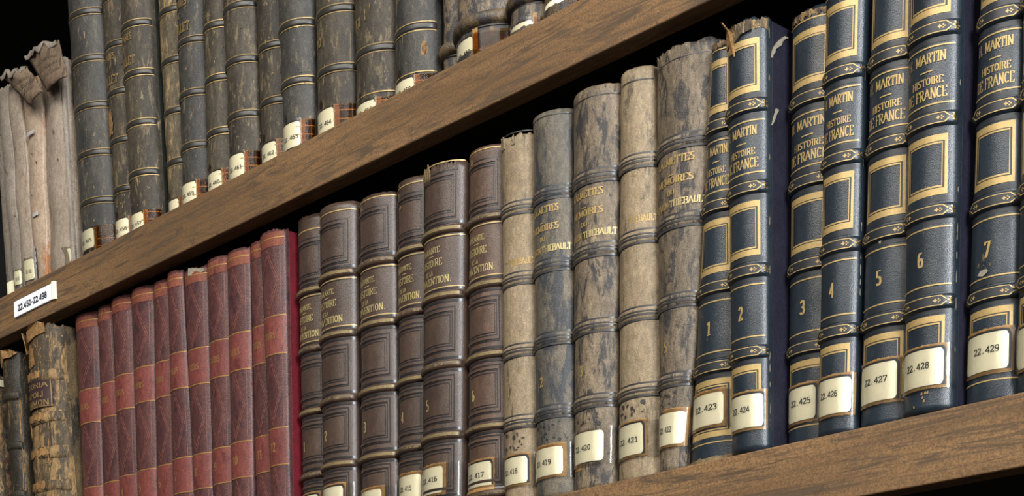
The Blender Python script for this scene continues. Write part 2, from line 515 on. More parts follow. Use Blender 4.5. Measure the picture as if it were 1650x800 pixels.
class Book:
    def __init__(self, name, label, group, edges, d, zb, H, sec, depth=.15):
        # edges: [(bL,bR) at level 0, (bL,bR) at level 1] for z = zb + .01 and zb + .21
        (l0, r0_), (l1, r1_) = edges
        l0 += .00015; l1 += .00015; r0_ -= .00015; r1_ -= .00015; zb += .0003
        ext = lambda a, b, v: a + (b - a) * (v - .01) / .2
        self.l = (ext(l0, l1, 0), ext(l0, l1, H)); self.r = (ext(r0_, r1_, 0), ext(r0_, r1_, H))
        self.d, self.zb, self.H, self.sec, self.depth = d, zb, H, sec, depth
        self.o = np.array([(self.l[0] + self.r[0]) / 2, d, zb])
        self.root = thing(name, label, 'book', self.o, group)
        self.bands = []          # (v, half height, height, style)

    def lr(self, v):
        t = v / self.H
        return self.l[0] + (self.l[1] - self.l[0]) * t, self.r[0] + (self.r[1] - self.r[0]) * t

    def relief(self, v):
        h = 0
        for vc, hh, ht, st in self.bands:
            q = abs(v - vc) / hh
            if q < 1:
                h = max(h, ht * (1 - q ** 4 if st == 'flat' else math.sqrt(1 - q * q)))
        return h

    def P(self, s, v, off=0.0, world=False, rel=False):
        a, b = self.lr(v); hw = (b - a) / 2; xc = (a + b) / 2
        X, Y, f = self.sec(s)
        if rel:
            off += self.relief(v)
        e = max(0, abs(s) - 1) * .0028
        off *= 1 - max(0.0, min(1.0, (abs(s) - .84) / .16)) ** 2 * .96
        v = max(v, 0.0)
        p = np.array([xc + max(-hw, min(hw, hw * X + off * math.sin(f))), self.d + hw * Y - off * math.cos(f) + e, self.zb + v])
        return p if world else p - self.o

    def half(self, v=.1):
        a, b = self.lr(v); return (b - a) / 2 * self.sec.tot

    def uv(self, px, py):
        v = .1; s = .3
        for _ in range(6):
            lo, hi = -.2, 1.0
            for _ in range(26):
                m = (lo + hi) / 2
                if proj(self.P(m, v, world=True))[0] < px:
                    lo = m
                else:
                    hi = m
            s = (lo + hi) / 2
            v = at(px, py, self.P(s, v, world=True)[1])[2] - self.zb
        return s, v

    # ---- parts
    def spine(self, mat, tear=None, lump=0.0, lscale=40):
        ss = [-1.9, -1.5] + list(np.linspace(-1, -.72, 7)) + list(np.linspace(-.66, .66, 19)) + list(np.linspace(.72, 1, 7)) + [1.5, 1.9]
        nv = 64
        verts = []
        for i in range(nv):
            t = i / (nv - 1)
            for s in ss:
                top = self.H - (tear(s) if tear else 0)
                v = t * top if t > .9 else t * self.H * (1 if not tear else 1 - (1 - top / self.H) * (max(0, t - .8) / .2))
                o = 0
                if lump:
                    q = self.P(s, v, world=True)
                    o = lump * noise.noise(Vector(q) * lscale) * (1 if abs(s) <= 1 else 0)
                verts.append(self.P(s, v, o))
        nc = len(ss)
        # head and tail turned in
        for base, dz in ((0, .0006), (nv - 1, -.0006)):
            for j, s in enumerate(ss):
                p = np.array(verts[base * nc + j]); cxl = 0
                X, Y, f = self.sec(s)
                verts.append(p + np.array([-math.sin(f) * .004, math.cos(f) * .004, dz]))
        fs = grid_faces(nv, nc)
        k = nv * nc
        for j in range(nc - 1):
            fs.append((k + j, k + j + 1, j + 1, j))
            a = (nv - 1) * nc + j; b2 = k + nc + j
            fs.append((a, a + 1, b2 + 1, b2))
        o = mk('spine', verts, fs, mat, self.root)
        return o

    def boards(self, mat, th=.0026):
        y0 = 0
        a, b = self.lr(0); hw0 = (b - a) / 2
        for side in (0, 1):
            vs = []
            for v in (.0, self.H * .993):
                l, r = self.lr(v); hw = (r - l) / 2
                ys = hw * self.sec.depth + .0016
                x_out, x_in = ((l + .0001, l + th) if side == 0 else (r - .0001, r - th))
                for y in (ys, ys + .0012, self.depth):
                    k = .0008 if y == ys else 0
                    for x in (x_out + (k if side == 0 else -k), x_in):
                        vs.append((x - self.o[0], y, v))
            # 2 levels x 3 depths x 2
            ix = lambda lv, dp, q: lv * 6 + dp * 2 + q
            fs = []
            for dp in (0, 1):
                fs += [(ix(0, dp, 0), ix(0, dp + 1, 0), ix(1, dp + 1, 0), ix(1, dp, 0)), (ix(0, dp, 1), ix(1, dp, 1), ix(1, dp + 1, 1), ix(0, dp + 1, 1)),
                       (ix(0, dp, 0), ix(0, dp, 1), ix(0, dp + 1, 1), ix(0, dp + 1, 0)), (ix(1, dp, 0), ix(1, dp + 1, 0), ix(1, dp + 1, 1), ix(1, dp, 1))]
            fs += [(ix(0, 0, 0), ix(1, 0, 0), ix(1, 0, 1), ix(0, 0, 1)), (ix(0, 2, 0), ix(0, 2, 1), ix(1, 2, 1), ix(1, 2, 0))]
            mk('cover_board', vs, fs, mat, self.root, smooth=False)
        vs = []
        for v in (.004, self.H * .975):
            l, r = self.lr(v); hw = (r - l) / 2
            for y in (hw * self.sec.depth * .6 + .004, self.depth - .004):
                for x in (l + th, r - th):
                    vs.append((x - self.o[0], y, v))
        mk('page_block', vs, [(0, 1, 3, 2), (4, 6, 7, 5), (0, 4, 5, 1), (2, 3, 7, 6), (0, 2, 6, 4), (1, 5, 7, 3)], 'pages', self.root, smooth=False)

    def patch(self, name, s0, s1, v0, v1, mat, off=.0002, nc=14, nr=2, top=None, bot=None, rel=False, parent=None, jit=0, wr=0):
        vs = []
        for i in range(nr):
            for j in range(nc):
                t = j / (nc - 1); s = s0 + (s1 - s0) * t
                a = v0 + (bot(t) if bot else 0); b = v1 - (top(t) if top else 0)
                v = a + (b - a) * i / (nr - 1)
                if jit:
                    v += jit * (random.random() - .5) * (1 if i in (0, nr - 1) else 0)
                    if j in (0, nc - 1):
                        s += jit / self.half() * (random.random() - .5)
                o = off
                if wr:
                    o += wr * (noise.noise(Vector((s * 9 + self.o[0] * 50, v * 500, self.o[0] * 70))) + .3)
                vs.append(self.P(s, v, o, rel=rel))
        return mk(name, vs, grid_faces(nr, nc), mat, parent or self.root)

    def raised(self, v, hh, ht, mat, style='round', s=1.0, off=0.0001, n=9):
        vs = []
        ss = np.linspace(-s, s, 25)
        for i in range(n):
            q = -1 + 2 * i / (n - 1)
            if style == 'round':
                h = ht * math.sqrt(max(0, 1 - q * q))
            elif style == 'double':
                h = ht * abs(math.sin(math.pi * q)) ** .6
            else:
                h = ht * (1 - q ** 6)
            for u in ss:
                vs.append(self.P(u, v + q * hh, off + h))
        return mk('raised_band', vs, grid_faces(n, 25), mat, self.root)

    def line(self, v, th, mat, s=.96, s0=None, off=.0003, name='gilt_line', rel=False):
        return self.patch(name, -s if s0 is None else s0, s, v - th / 2, v + th / 2, mat, off, 22, 2, rel=rel)

    def frame(self, name, s0, s1, v0, v1, ts, tv, mat, off=.00025):
        """rectangular ring; ts, tv = line width in s and in metres"""
        vs, fs = [], []
        def strip(a0, a1, b0, b1, nc):
            k = len(vs)
            for i in range(2):
                for j in range(nc):
                    vs.append(self.P(a0 + (a1 - a0) * j / (nc - 1), b0 + (b1 - b0) * i, off))
            fs.extend(tuple(x + k for x in f) for f in grid_faces(2, nc))
        strip(s0, s1, v1 - tv, v1, 16); strip(s0, s1, v0, v0 + tv, 16)
        strip(s0, s0 + ts, v0 + tv, v1 - tv, 3); strip(s1 - ts, s1, v0 + tv, v1 - tv, 3)
        return mk(name, vs, fs, mat, self.root)

    def polys(self, name, polys, sc, v0, sx, sy, mat, off=.0003, parent=None, rel=False):
        vs, fs = [], []
        for poly in polys:
            k = len(vs)
            for x, y in poly:
                vs.append(self.P(sc + x * sx, v0 + y * sy, off, rel=rel))
            fs.append(tuple(range(k, k + len(poly))))
        return mk(name, vs, fs, mat, parent or self.root, smooth=False)

    def text(self, name, txt, s0, s1, v0, v1, mat, off=.0003, parent=None, nib=(.2, .06), serif=True, track=.1, mono=None, rel=False):
        ps, wd = text_polys(txt, nib[0], nib[1], serif, track, mono)
        return self.polys(name, ps, s0, v0, (s1 - s0) / wd, v1 - v0, mat, off, parent, rel)

    def label(self, num, s0, s1, v0, v1, border=True, tape='tape', aged=False, rel=True, navy=True, tape_s1=1.0, texty=.42, texts=None, hgt=None):
        rc = .0022; hl = self.half(v0)
        def rnd(t):
            x = min(t, 1 - t) * (s1 - s0) * hl
            return 0 if x > rc else rc - math.sqrt(max(0, rc * rc - (rc - x) ** 2))
        if border:
            bw = .0026
            bo = self.patch('label_border', s0 - bw / hl, s1 + bw * .95 / hl, v0 - bw * .6, v1 + bw * .9, 'tan', .0003, 30, 6, jit=.0006, rel=rel)
            if navy:
                self.patch('printed_rule', s0 - bw / hl * .45, s1 + bw * .5 / hl, v0 - .0002, v1 + bw * .42, 'navyline', .0004, 26, 6, rel=rel,
                           top=rnd, bot=None)
        nn = 34
        lb = self.patch('paper_label', s0, s1, v0, v1, 'label_old' if aged else 'label', .0005, nn, 6, top=rnd, bot=rnd, rel=rel)
        hgt = hgt or (.0034 if not aged else .003)
        tv = v0 + (v1 - v0) * texty - hgt / 2
        a, b = texts or (s0 + (s1 - s0) * .16, s0 + (s1 - s0) * .80)
        self.text('label_number', num, a, b, tv, tv + hgt, 'ink', .0007, parent=lb, nib=(.11, .09), serif=False, track=.06, mono=.56, rel=rel)
        if tape:
            self.patch('tape', s0 - .05, tape_s1, v0 - .0022, v1 + .0022, tape, .0010, 40, 14, jit=.0005, wr=.00003, rel=rel)
        return lb


def chip(book, s, v, w, h, mat='chip', seed=0, name='worn_chip', off=.0004, n=9):
    rnd = random.Random(seed); ps = []
    for k in range(n):
        a = 2 * math.pi * k / n; r = .55 + .45 * rnd.random()
        ps.append((math.cos(a) * w * r / 2 / book.half(), math.sin(a) * h * r / 2))
    return book.polys(name, [ps], s, v, 1, 1, mat, off)


def tear_fn(seed, amp, freq=9, base=0.0):
    def f(s):
        n = noise.noise(Vector((s * freq, seed * 3.7, 0))) + .6 * noise.noise(Vector((s * freq * 3.1, seed * 1.3, 4)))
        return max(0, base + amp * n)
    return f


Z0 = 0.0           # top of the lower shelf
ZU = .290          # top of the upper shelf
BOOKS = {}
WORD = dict(enumerate('zero one two three four five six seven eight nine ten eleven twelve'.split()))


def place(rows, zb, last_right):
    """rows left to right: dict(key, left, joint?, d, sec); solved from the right-hand end"""
    nxt = [last_right, last_right]
    zs = (zb + .01, zb + .21)
    for r in reversed(rows):
        sec = section(*r['sec'])
        ed = solve_edges(sec, r['d'], zs, r['left'], r.get('joint'), None if r.get('joint') else nxt)
        if r.get('joint'):
            ed = [(a, min(b, n - .0004)) for (a, b), n in zip(ed, nxt)]
        if r.get('vert'):
            ed = [ed[0], ed[0]]
        r['edges'] = ed; r['sec_o'] = sec
        nxt = [e[0] for e in ed]
        print('%-8s w0 %.1f w1 %.1f mm  x %.3f' % (r['key'], 1000 * (ed[0][1] - ed[0][0]), 1000 * (ed[1][1] - ed[1][0]), ed[0][0]))


def new_book(r, zb, name, label, group, H=None):
    if H is None:
        px, py = r['top']
        hw = (r['edges'][1][1] - r['edges'][1][0]) / 2
        H = at(px, py, r['d'] + hw * .12)[2] - zb
    H = min(H, .249) if zb < .1 else H
    b = Book(name, label, group, r['edges'], r['d'], zb, H, r['sec_o'])
    BOOKS[r['key']] = b
    return b


# ------------------------------------------------------------------ bookcase and room
XL, XR = -1.32, .62
case = thing('bookcase', 'brown wooden bookcase whose long shelves carry the rows of old books', 'bookcase', ((XL + XR) / 2, .14, -1.75))
cl = -np.array([(XL + XR) / 2, .14, -1.75])


def case_box(name, x0, x1, y0, y1, z0, z1, mat, bevel=.0):
    return box(name, x0 + cl[0], x1 + cl[0], y0 + cl[1], y1 + cl[1], z0 + cl[2], z1 + cl[2], mat, case, bevel)


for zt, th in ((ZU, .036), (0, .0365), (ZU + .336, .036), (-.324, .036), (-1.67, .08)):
    case_box('shelf_board', XL, XR, .0155, .27, zt - th * .45, zt, 'shaded_wood')  # recessed board, shadow behind the edge painted into its wood colour
    case_box('shelf_edge', XL, XR, 0, .0155, zt - th, zt, 'wood', .0010)
case_box('back_panel', XL, XR, .27, .285, -1.75, ZU + .336, 'shaded_wood')
case_box('side_panel', XL - .03, XL, 0, .285, -1.75, ZU + .336, 'shaded_wood')
case_box('side_panel', XR, XR + .03, 0, .285, -1.75, ZU + .336, 'shaded_wood')
for nm, b in (('floor', (-4, 4, -4.5, .4, -1.80, -1.75)), ('wall_back', (-4, 4, .30, .4, -1.75, 1.6))):
    o = box(nm, *b, 'floor' if nm == 'floor' else 'plaster'); o['kind'] = 'structure'

# ------------------------------------------------------------------ lower shelf rows
S_M = (40, .38); S_B = (42, .32); S_T = (46, .34); S_R = (36, .16); S_O = (52, .25)
LOW = [
    dict(key='O1', left=((-60, 560), (-44, 800)), joint=((-6, 560), (8, 800)), d=-0.006, sec=S_O, top=(0, 588)),
    dict(key='O2', left=((4, 580), (19, 790)), joint=((32, 560), (45, 790)), d=-0.008, sec=S_O, top=(30, 560)),
    dict(key='O3', left=((45, 530), (56, 780)), joint=((100, 520), (119, 780)), d=-0.0085, sec=S_O, top=(92, 513)),
    dict(key='R2', left=((121, 500), (133.5, 770)), d=0.0115, sec=S_R, top=(152, 489)),
    dict(key='R3', left=((157, 490), (167, 760)), d=0.0135, sec=S_R, top=(178, 480)),
    dict(key='R4', left=((179, 480), (192, 760)), d=0.0105, sec=S_R, top=(205, 467)),
    dict(key='R5', left=((211.5, 470), (221, 760)), d=0.0098, sec=S_R, top=(240, 458)),
    dict(key='R6', left=((247.5, 465), (253.5, 760)), d=0.011, sec=S_R, top=(268, 450)),
    dict(key='R7', left=((270, 450), (278, 730)), d=0.008, sec=S_R, top=(296, 431)),
    dict(key='R8', left=((297, 430), (312, 780)), d=0.0082, sec=S_R, top=(328, 425)),
    dict(key='R9', left=((334, 420), (343, 760)), d=0.0086, sec=S_R, top=(362, 410)),
    dict(key='R10', left=((366, 405), (373, 750)), d=0.0073, sec=S_R, top=(396, 396)),
    dict(key='R11', left=((404, 400), (412, 740)), d=0.0103, sec=S_R, top=(415, 390)),
    dict(key='R12', left=((419, 375), (435, 745)), joint=((461, 370), (469, 780)), d=0.0037, sec=S_R, top=(452, 365)),
    dict(key='A1', left=((480, 350), (488, 770)), d=0.0125, sec=S_B, top=(510, 344)),
    dict(key='A2', left=((515, 320), (521, 770)), d=0.0037, sec=S_B, top=(568, 317)),
    dict(key='A3', left=((580, 310), (583, 760)), d=0.0088, sec=S_B, top=(628, 304)),
    dict(key='A4', left=((641, 290), (644, 790)), d=0.0118, sec=S_B, top=(678, 282)),
    dict(key='A5', left=((684, 262), (682, 760)), d=0.0038, sec=S_B, top=(742, 251)),
    dict(key='A6', left=((757, 240), (755, 760)), d=0.0102, sec=S_B, top=(800, 230)),
    dict(key='T1', left=((808, 215), (814, 770)), d=0.0078, sec=S_T, top=(852, 207)),
    dict(key='T2', left=((859, 185), (865, 780)), d=0.0056, sec=S_T, top=(914, 168)),
    dict(key='T3', left=((924, 140), (927, 795)), d=0.0065, sec=S_T, top=(982, 130)),
    dict(key='T4', left=((1000, 110), (998, 770)), d=0.0099, sec=S_T, top=(1052, 98)),
    dict(key='T5', left=((1059, 100), (1063, 715)), d=0.0077, sec=S_T, top=(1118, 64)),
    dict(key='M1', left=((1148, 80), (1114, 745)), d=0.0084, sec=S_M, top=(1165, 66)),
    dict(key='M2', left=((1171, 50), (1181, 735)), joint=((1240, 50), (1247, 720)), d=0.0003, sec=S_M, top=(1228, 25)),
    dict(key='M3', left=((1277, 50), (1271, 715)), d=0.0172, sec=S_M, top=(1320, 16)),
    dict(key='M4', left=((1331, 20), (1319, 700)), joint=((1397, 60), (1382, 680)), d=0.0052, sec=S_M, top=(1380, -20)),
    dict(key='M5', left=((1405, 20), (1387, 690)), d=0.0074, sec=S_M, top=(1450, -50)),
    dict(key='M6', left=((1466, 20), (1457, 680)), joint=((1551, 20), (1544, 650)), d=0.0001, sec=S_M, top=(1540, -80)),
    dict(key='M7', left=((1579, 20), (1557, 650)), d=0.0115, sec=S_M, top=(1630, -110)),
    dict(key='M8', left=((1649, 20), (1639, 640)), d=0.0072, sec=S_M, top=(1700, -130)),
]
place(LOW, Z0, .1905)
LD = {r['key']: r for r in LOW}

# ---- dark blue gilt volumes -------------------------------------------------
NUMS = {'M1': '22.423', 'M2': '22.424', 'M3': '22.425', 'M4': '22.426', 'M5': '22.427', 'M6': '22.428', 'M7': '22.429', 'M8': '22.430'}
MLAB = {'M1': ((1166, 631), (1166, 682)), 'M2': ((1230, 634), (1230, 687)), 'M3': None, 'M4': ((1372, 607), (1372, 664)),
        'M5': ((1446, 581), (1446, 642)), 'M6': ((1521, 560), (1521, 619)), 'M7': ((1626, 532), (1626, 593)), 'M8': None}


MX = {'M1': ', worn tail', 'M2': ', torn head', 'M5': ', chip below number', 'M6': ', speckled tail', 'M7': ', scuff below number'}


def ornament(b, v, hh, mat):
    """long hexagon cartouche on the raised band with a flower at each end"""
    polys = []; hl = b.half()
    t = .00042
    def seg(p, q, th=t):
        polys.append(hull([(c[0] + sx * th / 2, c[1] + sy * th / 2) for c in (p, q) for sx in (-1, 1) for sy in (-1, 1)]))
    def blob(x, y, rx, ry):
        polys.append([(x + rx * math.cos(k * math.pi / 4), y + ry * math.sin(k * math.pi / 4)) for k in range(8)])
    e = .56 * hl; g = hh * .62
    n = 10
    for k in range(n):
        x0, x1 = -e + 2 * e * k / n, -e + 2 * e * (k + 1) / n
        seg((x0, g), (x1, g)); seg((x0, -g), (x1, -g))
    for sg in (-1, 1):
        tip = sg * (e + .0022)
        seg((sg * e, g), (tip, g * .25)); seg((sg * e, -g), (tip, -g * .25)); 
        for k, (dx, dy, rx, ry) in enumerate([(.0012, 0, .0007, .0004), (.0024, .0007, .0009, .0005), (.0024, -.0007, .0009, .0005), (.0036, .0013, .0006, .0005), (.0036, -.0013, .0006, .0005), (.0042, 0, .0010, .0004), (.0018, .0015, .0005, .0004), (.0018, -.0015, .0005, .0004)]):
            blob(tip + sg * dx, dy, rx, ry)
        for dx, dy, rx, ry in [(0, 0, .0012, .00035), (0, 0, .0004, .0011), (.0016, .0007, .0004, .0004), (.0016, -.0007, .0004, .0004), (.0024, 0, .0004, .0004)]:
            blob(sg * (e - .0030) + sg * dx, dy, rx, ry)
    b.polys('band_ornament', [[(x / hl, y) for x, y in p] for p in polys], 0, v, 1, 1, mat, b_off(b, v))


def b_off(b, v):
    return b.relief(v) + .0003


MF = None


def mapping(r, px):
    """height on the spine for a picture row measured along one volume of the set"""
    t = Book('book', '', '', r['edges'], r['d'], Z0, .24, r['sec_o'])
    bpy.data.objects.remove(t.root)
    ys = np.linspace(0, 900, 19); vv = [t.uv(px, y)[1] for y in ys]
    return lambda y: float(np.interp(y, ys, vv))


def martin(key, vol):
    r = LD[key]
    # volumes whose heads lie above the picture share the height of the visible ones
    global MF
    if MF is None:
        MF = mapping(LD['M2'], 1229)
    H = MF(25)
    b = new_book(r, Z0, 'blue_leather_book', 'dark blue leather book with gilt frames, volume %s, call number %s%s' % (WORD[int(vol)], NUMS[key], MX.get(key, '')),
                 'dark blue gilt volumes', H)
    tf = {'M2': tear_fn(3, .004, 5, .001), 'M1': tear_fn(9, .002, 6, .001), 'M3': tear_fn(5, .0015, 6, .0005)}.get(key)
    b.spine('blue', tf, .00025, 60)
    b.boards('blue_board')
    f = MF
    sF = .66
    for v in (f(167.5), f(299.5), f(434), f(566)):
        b.bands.append((v, .0038, .0016, 'flat'))
        b.raised(v, .0038, .0016, 'blue', 'flat', .98)
        b.patch('band_panel', -.60, .60, v - .0022, v + .0022, 'blue_dark', .00175, 16)
        ornament(b, v, .0038, 'gold')
    for y in (43, 192, 276, 457, 541, 691):
        b.line(f(y), .0007, 'gold', .80)
    for y in (152, 184, 283, 316, 416, 449, 549, 580):
        b.line(f(y), .0022, 'blue_dark', .80, off=.00012, name='tooled_line')
    for a, c in ((59, 146), (322, 410), (586, 682)):
        b.frame('gilt_frame', -sF, sF, f(c), f(a), .085, .0032, 'gold', .00025)
        b.frame('gilt_frame', -sF + .14, sF - .14, f(c - 11), f(a + 11), .022, .0008, 'gold', .00025)
        b.frame('tooled_frame', -sF + .09, sF - .09, f(c - 8.5), f(a + 8.5), .045, .0014, 'blue_dark', .00018)
    b.text('title_lettering', 'H. MARTIN', -.66, .56, f(215), f(200), 'gold', nib=(.19, .06), track=.10)
    b.line(f(227), .0006, 'gold', .22, -.16)
    b.text('title_lettering', 'HISTOIRE', -.46, .50, f(247), f(236), 'gold', nib=(.18, .06), track=.11)
    b.text('title_lettering', 'DE FRANCE', -.68, .60, f(268), f(252), 'gold', nib=(.18, .06), track=.10)
    wd = .17 if vol != '1' else .12
    b.text('volume_number', vol, -.06 - wd / 2, -.06 + wd / 2, f(512), f(489), 'gold', nib=(.22, .07), serif=False)
    L = MLAB[key]
    if L:
        s1, v1 = b.uv(*L[0]); _, v0 = b.uv(*L[1])
    else:
        s1, v1, v0 = .40, .0330, .0135
        if key == 'M3':
            _, v1 = b.uv(1316, 620); _, v0 = b.uv(1316, 674)
    print(key, 'label s1 %.2f v %.4f %.4f' % (s1, v0, v1))
    b.label(NUMS[key], -.72, min(s1, .8), v0, v1, navy=key not in ('M1',), texts=(-.50, .26) if key not in ('M7', 'M8') else (-.38, .34), texty=.56)
    rnd = random.Random(hash(vol) % 97)
    for k in range(9):
        chip(b, .985 + .01 * rnd.random(), .01 + .22 * rnd.random(), .0012, .003 + .005 * rnd.random(), seed=k + int(vol) * 31, off=.0003)
    return b


for i in range(1, 9):
    martin('M%d' % i, str(i))
b = BOOKS['M1']
for q, (ss, vv, ww, hh) in enumerate([(-.35, .085, .004, .007), (-.1, .072, .003, .004), (.5, .082, .003, .006)]):
    chip(b, ss, vv, ww * .5, hh, 'gold_ww', 50 + q, 'scuff_mark')
b = BOOKS['M5']
chip(b, -.05, .0975, .0045, .007, 'chip', 3, 'worn_chip'); chip(b, .25, .0985, .004, .005, 'gold_ww', 4, 'worn_chip')
b = BOOKS['M7']
chip(b, -.15, .0715, .010, .010, 'gold_ww', 5, 'worn_chip'); chip(b, -.2, .0665, .008, .004, 'chip', 6, 'worn_chip')
b = BOOKS['M6']
for q, (ss, vv) in enumerate([(.0, .0125), (.05, .0098), (.16, .0100), (.08, .0078), (.12, .0062), (-.2, .004), (.22, .0102)]):
    chip(b, ss, vv, .0016, .0020, 'gold_dull', 60 + q, 'worn_chip')


def flap(b, name, pts, mat, y_off=0):
    """small torn tongue of leather: outline in (s, v) lifted away from the spine, with thickness"""
    vs = [b.P(s, v, o) for s, v, o in pts]
    o = mk(name, vs, [tuple(range(len(vs)))], mat, b.root, smooth=False)
    m = o.modifiers.new('thick', 'SOLIDIFY'); m.thickness = .0008
    return o


b = BOOKS['M2']; H = b.H
flap(b, 'torn_leather', [(-.62, H - .012, .0004), (-.5, H - .002, .001), (-.58, H + .003, .004), (-.40, H + .001, .005), (-.34, H - .003, .002), (-.2, H - .006, .0006), (-.16, H - .018, .0005), (-.3, H - .014, .0004), (-.4, H - .010, .0004)], 'torn')
flap(b, 'torn_leather', [(-.5, H - .006, .0006), (-.1, H - .002, .0006), (.4, H - .0015, .0006), (.42, H - .007, .0005), (.1, H - .008, .0005), (-.3, H - .012, .0005)], 'antq')
for v0, v1, w in ((.214, .229, .007), (.178, .188, .004)):      # bare paper along the torn joint
    xr = b.lr(v0)[1]; hw = (b.lr(v0)[1] - b.lr(v0)[0]) / 2
    y0 = hw * b.sec.depth
    rnd = random.Random(int(v0 * 1e4)); prof = []
    n = 9
    vs = []
    for k in range(n):
        t = k / (n - 1); v = v0 + (v1 - v0) * t
        a = w * (.2 + .8 * t) if v0 > .189 else w * (.2 + t)
        c = y0 + .001 + (.012 * t * t if v0 > .189 else .004 * t)
        ww = a * (.4 + .6 * rnd.random())
        for y in (c, c + ww):
            vs.append((b.lr(v)[1] - b.o[0] + .0008, y, v))
    o = mk('torn_paper', vs, [(2 * k, 2 * k + 1, 2 * k + 3, 2 * k + 2) for k in range(n - 1)], 'chip', b.root, smooth=False)
    o.modifiers.new('thick', 'SOLIDIFY').thickness = .0006
b = BOOKS['M1']
for kk, th in (('M1', .0045), ('M2', .0065), ('M3', .0045)):
    BOOKS[kk].patch('worn_head', -.9, .9, BOOKS[kk].H - th, BOOKS[kk].H - .0015, 'antq', .0004, 34, 3, jit=.0022)
tl = b.patch('worn_tail', -.98, .9, .0, .0042, 'fray_g', .0007, 30, 3, jit=.0014)

# ---- sooty tan cloth volumes --------------------------------------------------
TL = {'T1': ('22.418', (850, 735), (850, 778)), 'T2': ('22.419', (907, 719), (907, 764)), 'T3': ('22.420', (973, 693), (973, 742)),
      'T4': ('22.421', (1036, 681), (1036, 731)), 'T5': ('22.422', (1106, 663), (1106, 715))}
TF = mapping(LD['T3'], 984)
TMAT = {'T1': 'tan_l', 'T2': 'tan_g', 'T3': 'tan_d', 'T4': 'tan_l', 'T5': 'tan_d'}
TWORD = {'T1': 'pale tan cloth book with torn head', 'T2': 'grey-tan sooty cloth book', 'T3': 'sooty brown-tan cloth book',
         'T4': 'pale tan cloth book with rubbed title', 'T5': 'mottled sooty tan book with flared head'}
for i in range(1, 6):
    key = 'T%d' % i; num, tr, br = TL[key]
    b = new_book(LD[key], Z0, 'cloth_book', '%s, volume %s, call number %s' % (TWORD[key], WORD[i], num), 'tan cloth volumes')
    tf = {'T1': tear_fn(2, .0022, 5, .001), 'T5': tear_fn(6, .0025, 9, .001), 'T4': tear_fn(7, .0006, 5, 0), 'T2': None, 'T3': tear_fn(8, .0008, 6, 0)}[key]
    b.spine(TMAT[key], tf, .0004, 55); b.boards('tan_board')
    f = TF
    for y in (278.5, 399.5, 522, 643.5):
        v = f(y)
        b.bands.append((v, .0040, .0010, 'flat'))
        b.raised(v, .0036, .0009, TMAT[key], 'flat', .98, n=9)
        for dv, th in ((.0036, .0013), (.0008, .0008), (-.0010, .0012), (-.0038, .0014)):
            b.line(v + dv, th, 'tan_line', .97, off=.00125 if abs(dv) < .003 else .0005, name='tooled_line')
    b.line(f(150), .0006, 'tan_line', .95, name='tooled_line')
    g = 'gold_ww' if key in ('T1', 'T4') else 'gold_w'
    gb = 'gold_b' if key not in ('T1', 'T4') else 'gold_w'
    b.text('title_lettering', 'CALMETTES', -.58, .52, f(311), f(299), g, nib=(.2, .06), track=.08)
    b.line(f(327), .0006, g, .02, -.14)
    b.text('title_lettering', 'MEMOIRES', -.56, .52, f(341), f(330), g, nib=(.2, .06), track=.08)
    b.text('title_lettering', 'DU', -.16, .06, f(358), f(350), g, nib=(.2, .06), track=.08)
    b.text('title_lettering', 'BARON', -.60, -.14, f(377), f(366), g, nib=(.2, .06), track=.08)
    b.text('title_lettering', 'THIEBAULT', -.07, .88, f(377), f(366), gb, nib=(.2, .06), track=.08)
    b.text('volume_number', str(i), -.24, -.10 if i > 1 else -.14, f(600), f(583), 'gold_w' if i != 4 else 'gold_ww', nib=(.2, .06), serif=False)
    s1, v1 = b.uv(*tr); _, v0 = b.uv(*br)
    print(key, 'H %.4f label s1 %.2f v %.4f %.4f' % (b.H, s1, v0, v1))
    b.label(num, -.66, min(s1, .8), v0, v1, border=key != 'T3', navy=key in ('T1', 'T4'), texts=(-.48, .20), texty=.48)
    if key == 'T3':
        b.patch('label_border', -.6, -.14, v0 - .004, v0 + .001, 'tan', .0003, 12, 3, jit=.0008)
    rnd = random.Random(i * 5)
    for q in range(16):                       # soot specks above the label
        chip(b, -.62 + 1.1 * rnd.random(), v1 + .004 + .012 * rnd.random(), .001 + .0025 * rnd.random(), .001 + .003 * rnd.random(), 'tan_line', q + i * 40, 'soot_speck')
    if key in ('T1', 'T5'):
        for q in range(5):
            s = -.66 + q * (.1 + .16 * rnd.random()) ; v = b.H - .007
            flap(b, 'frayed_edge', [(s, v, .0003), (s + .12, v, .0003), (s + .10, v + .004 + .003 * rnd.random(), .0006), (s + .05, v + .003 + .005 * rnd.random(), .001), (s + .02, v + .003, .0006)], TMAT[key])

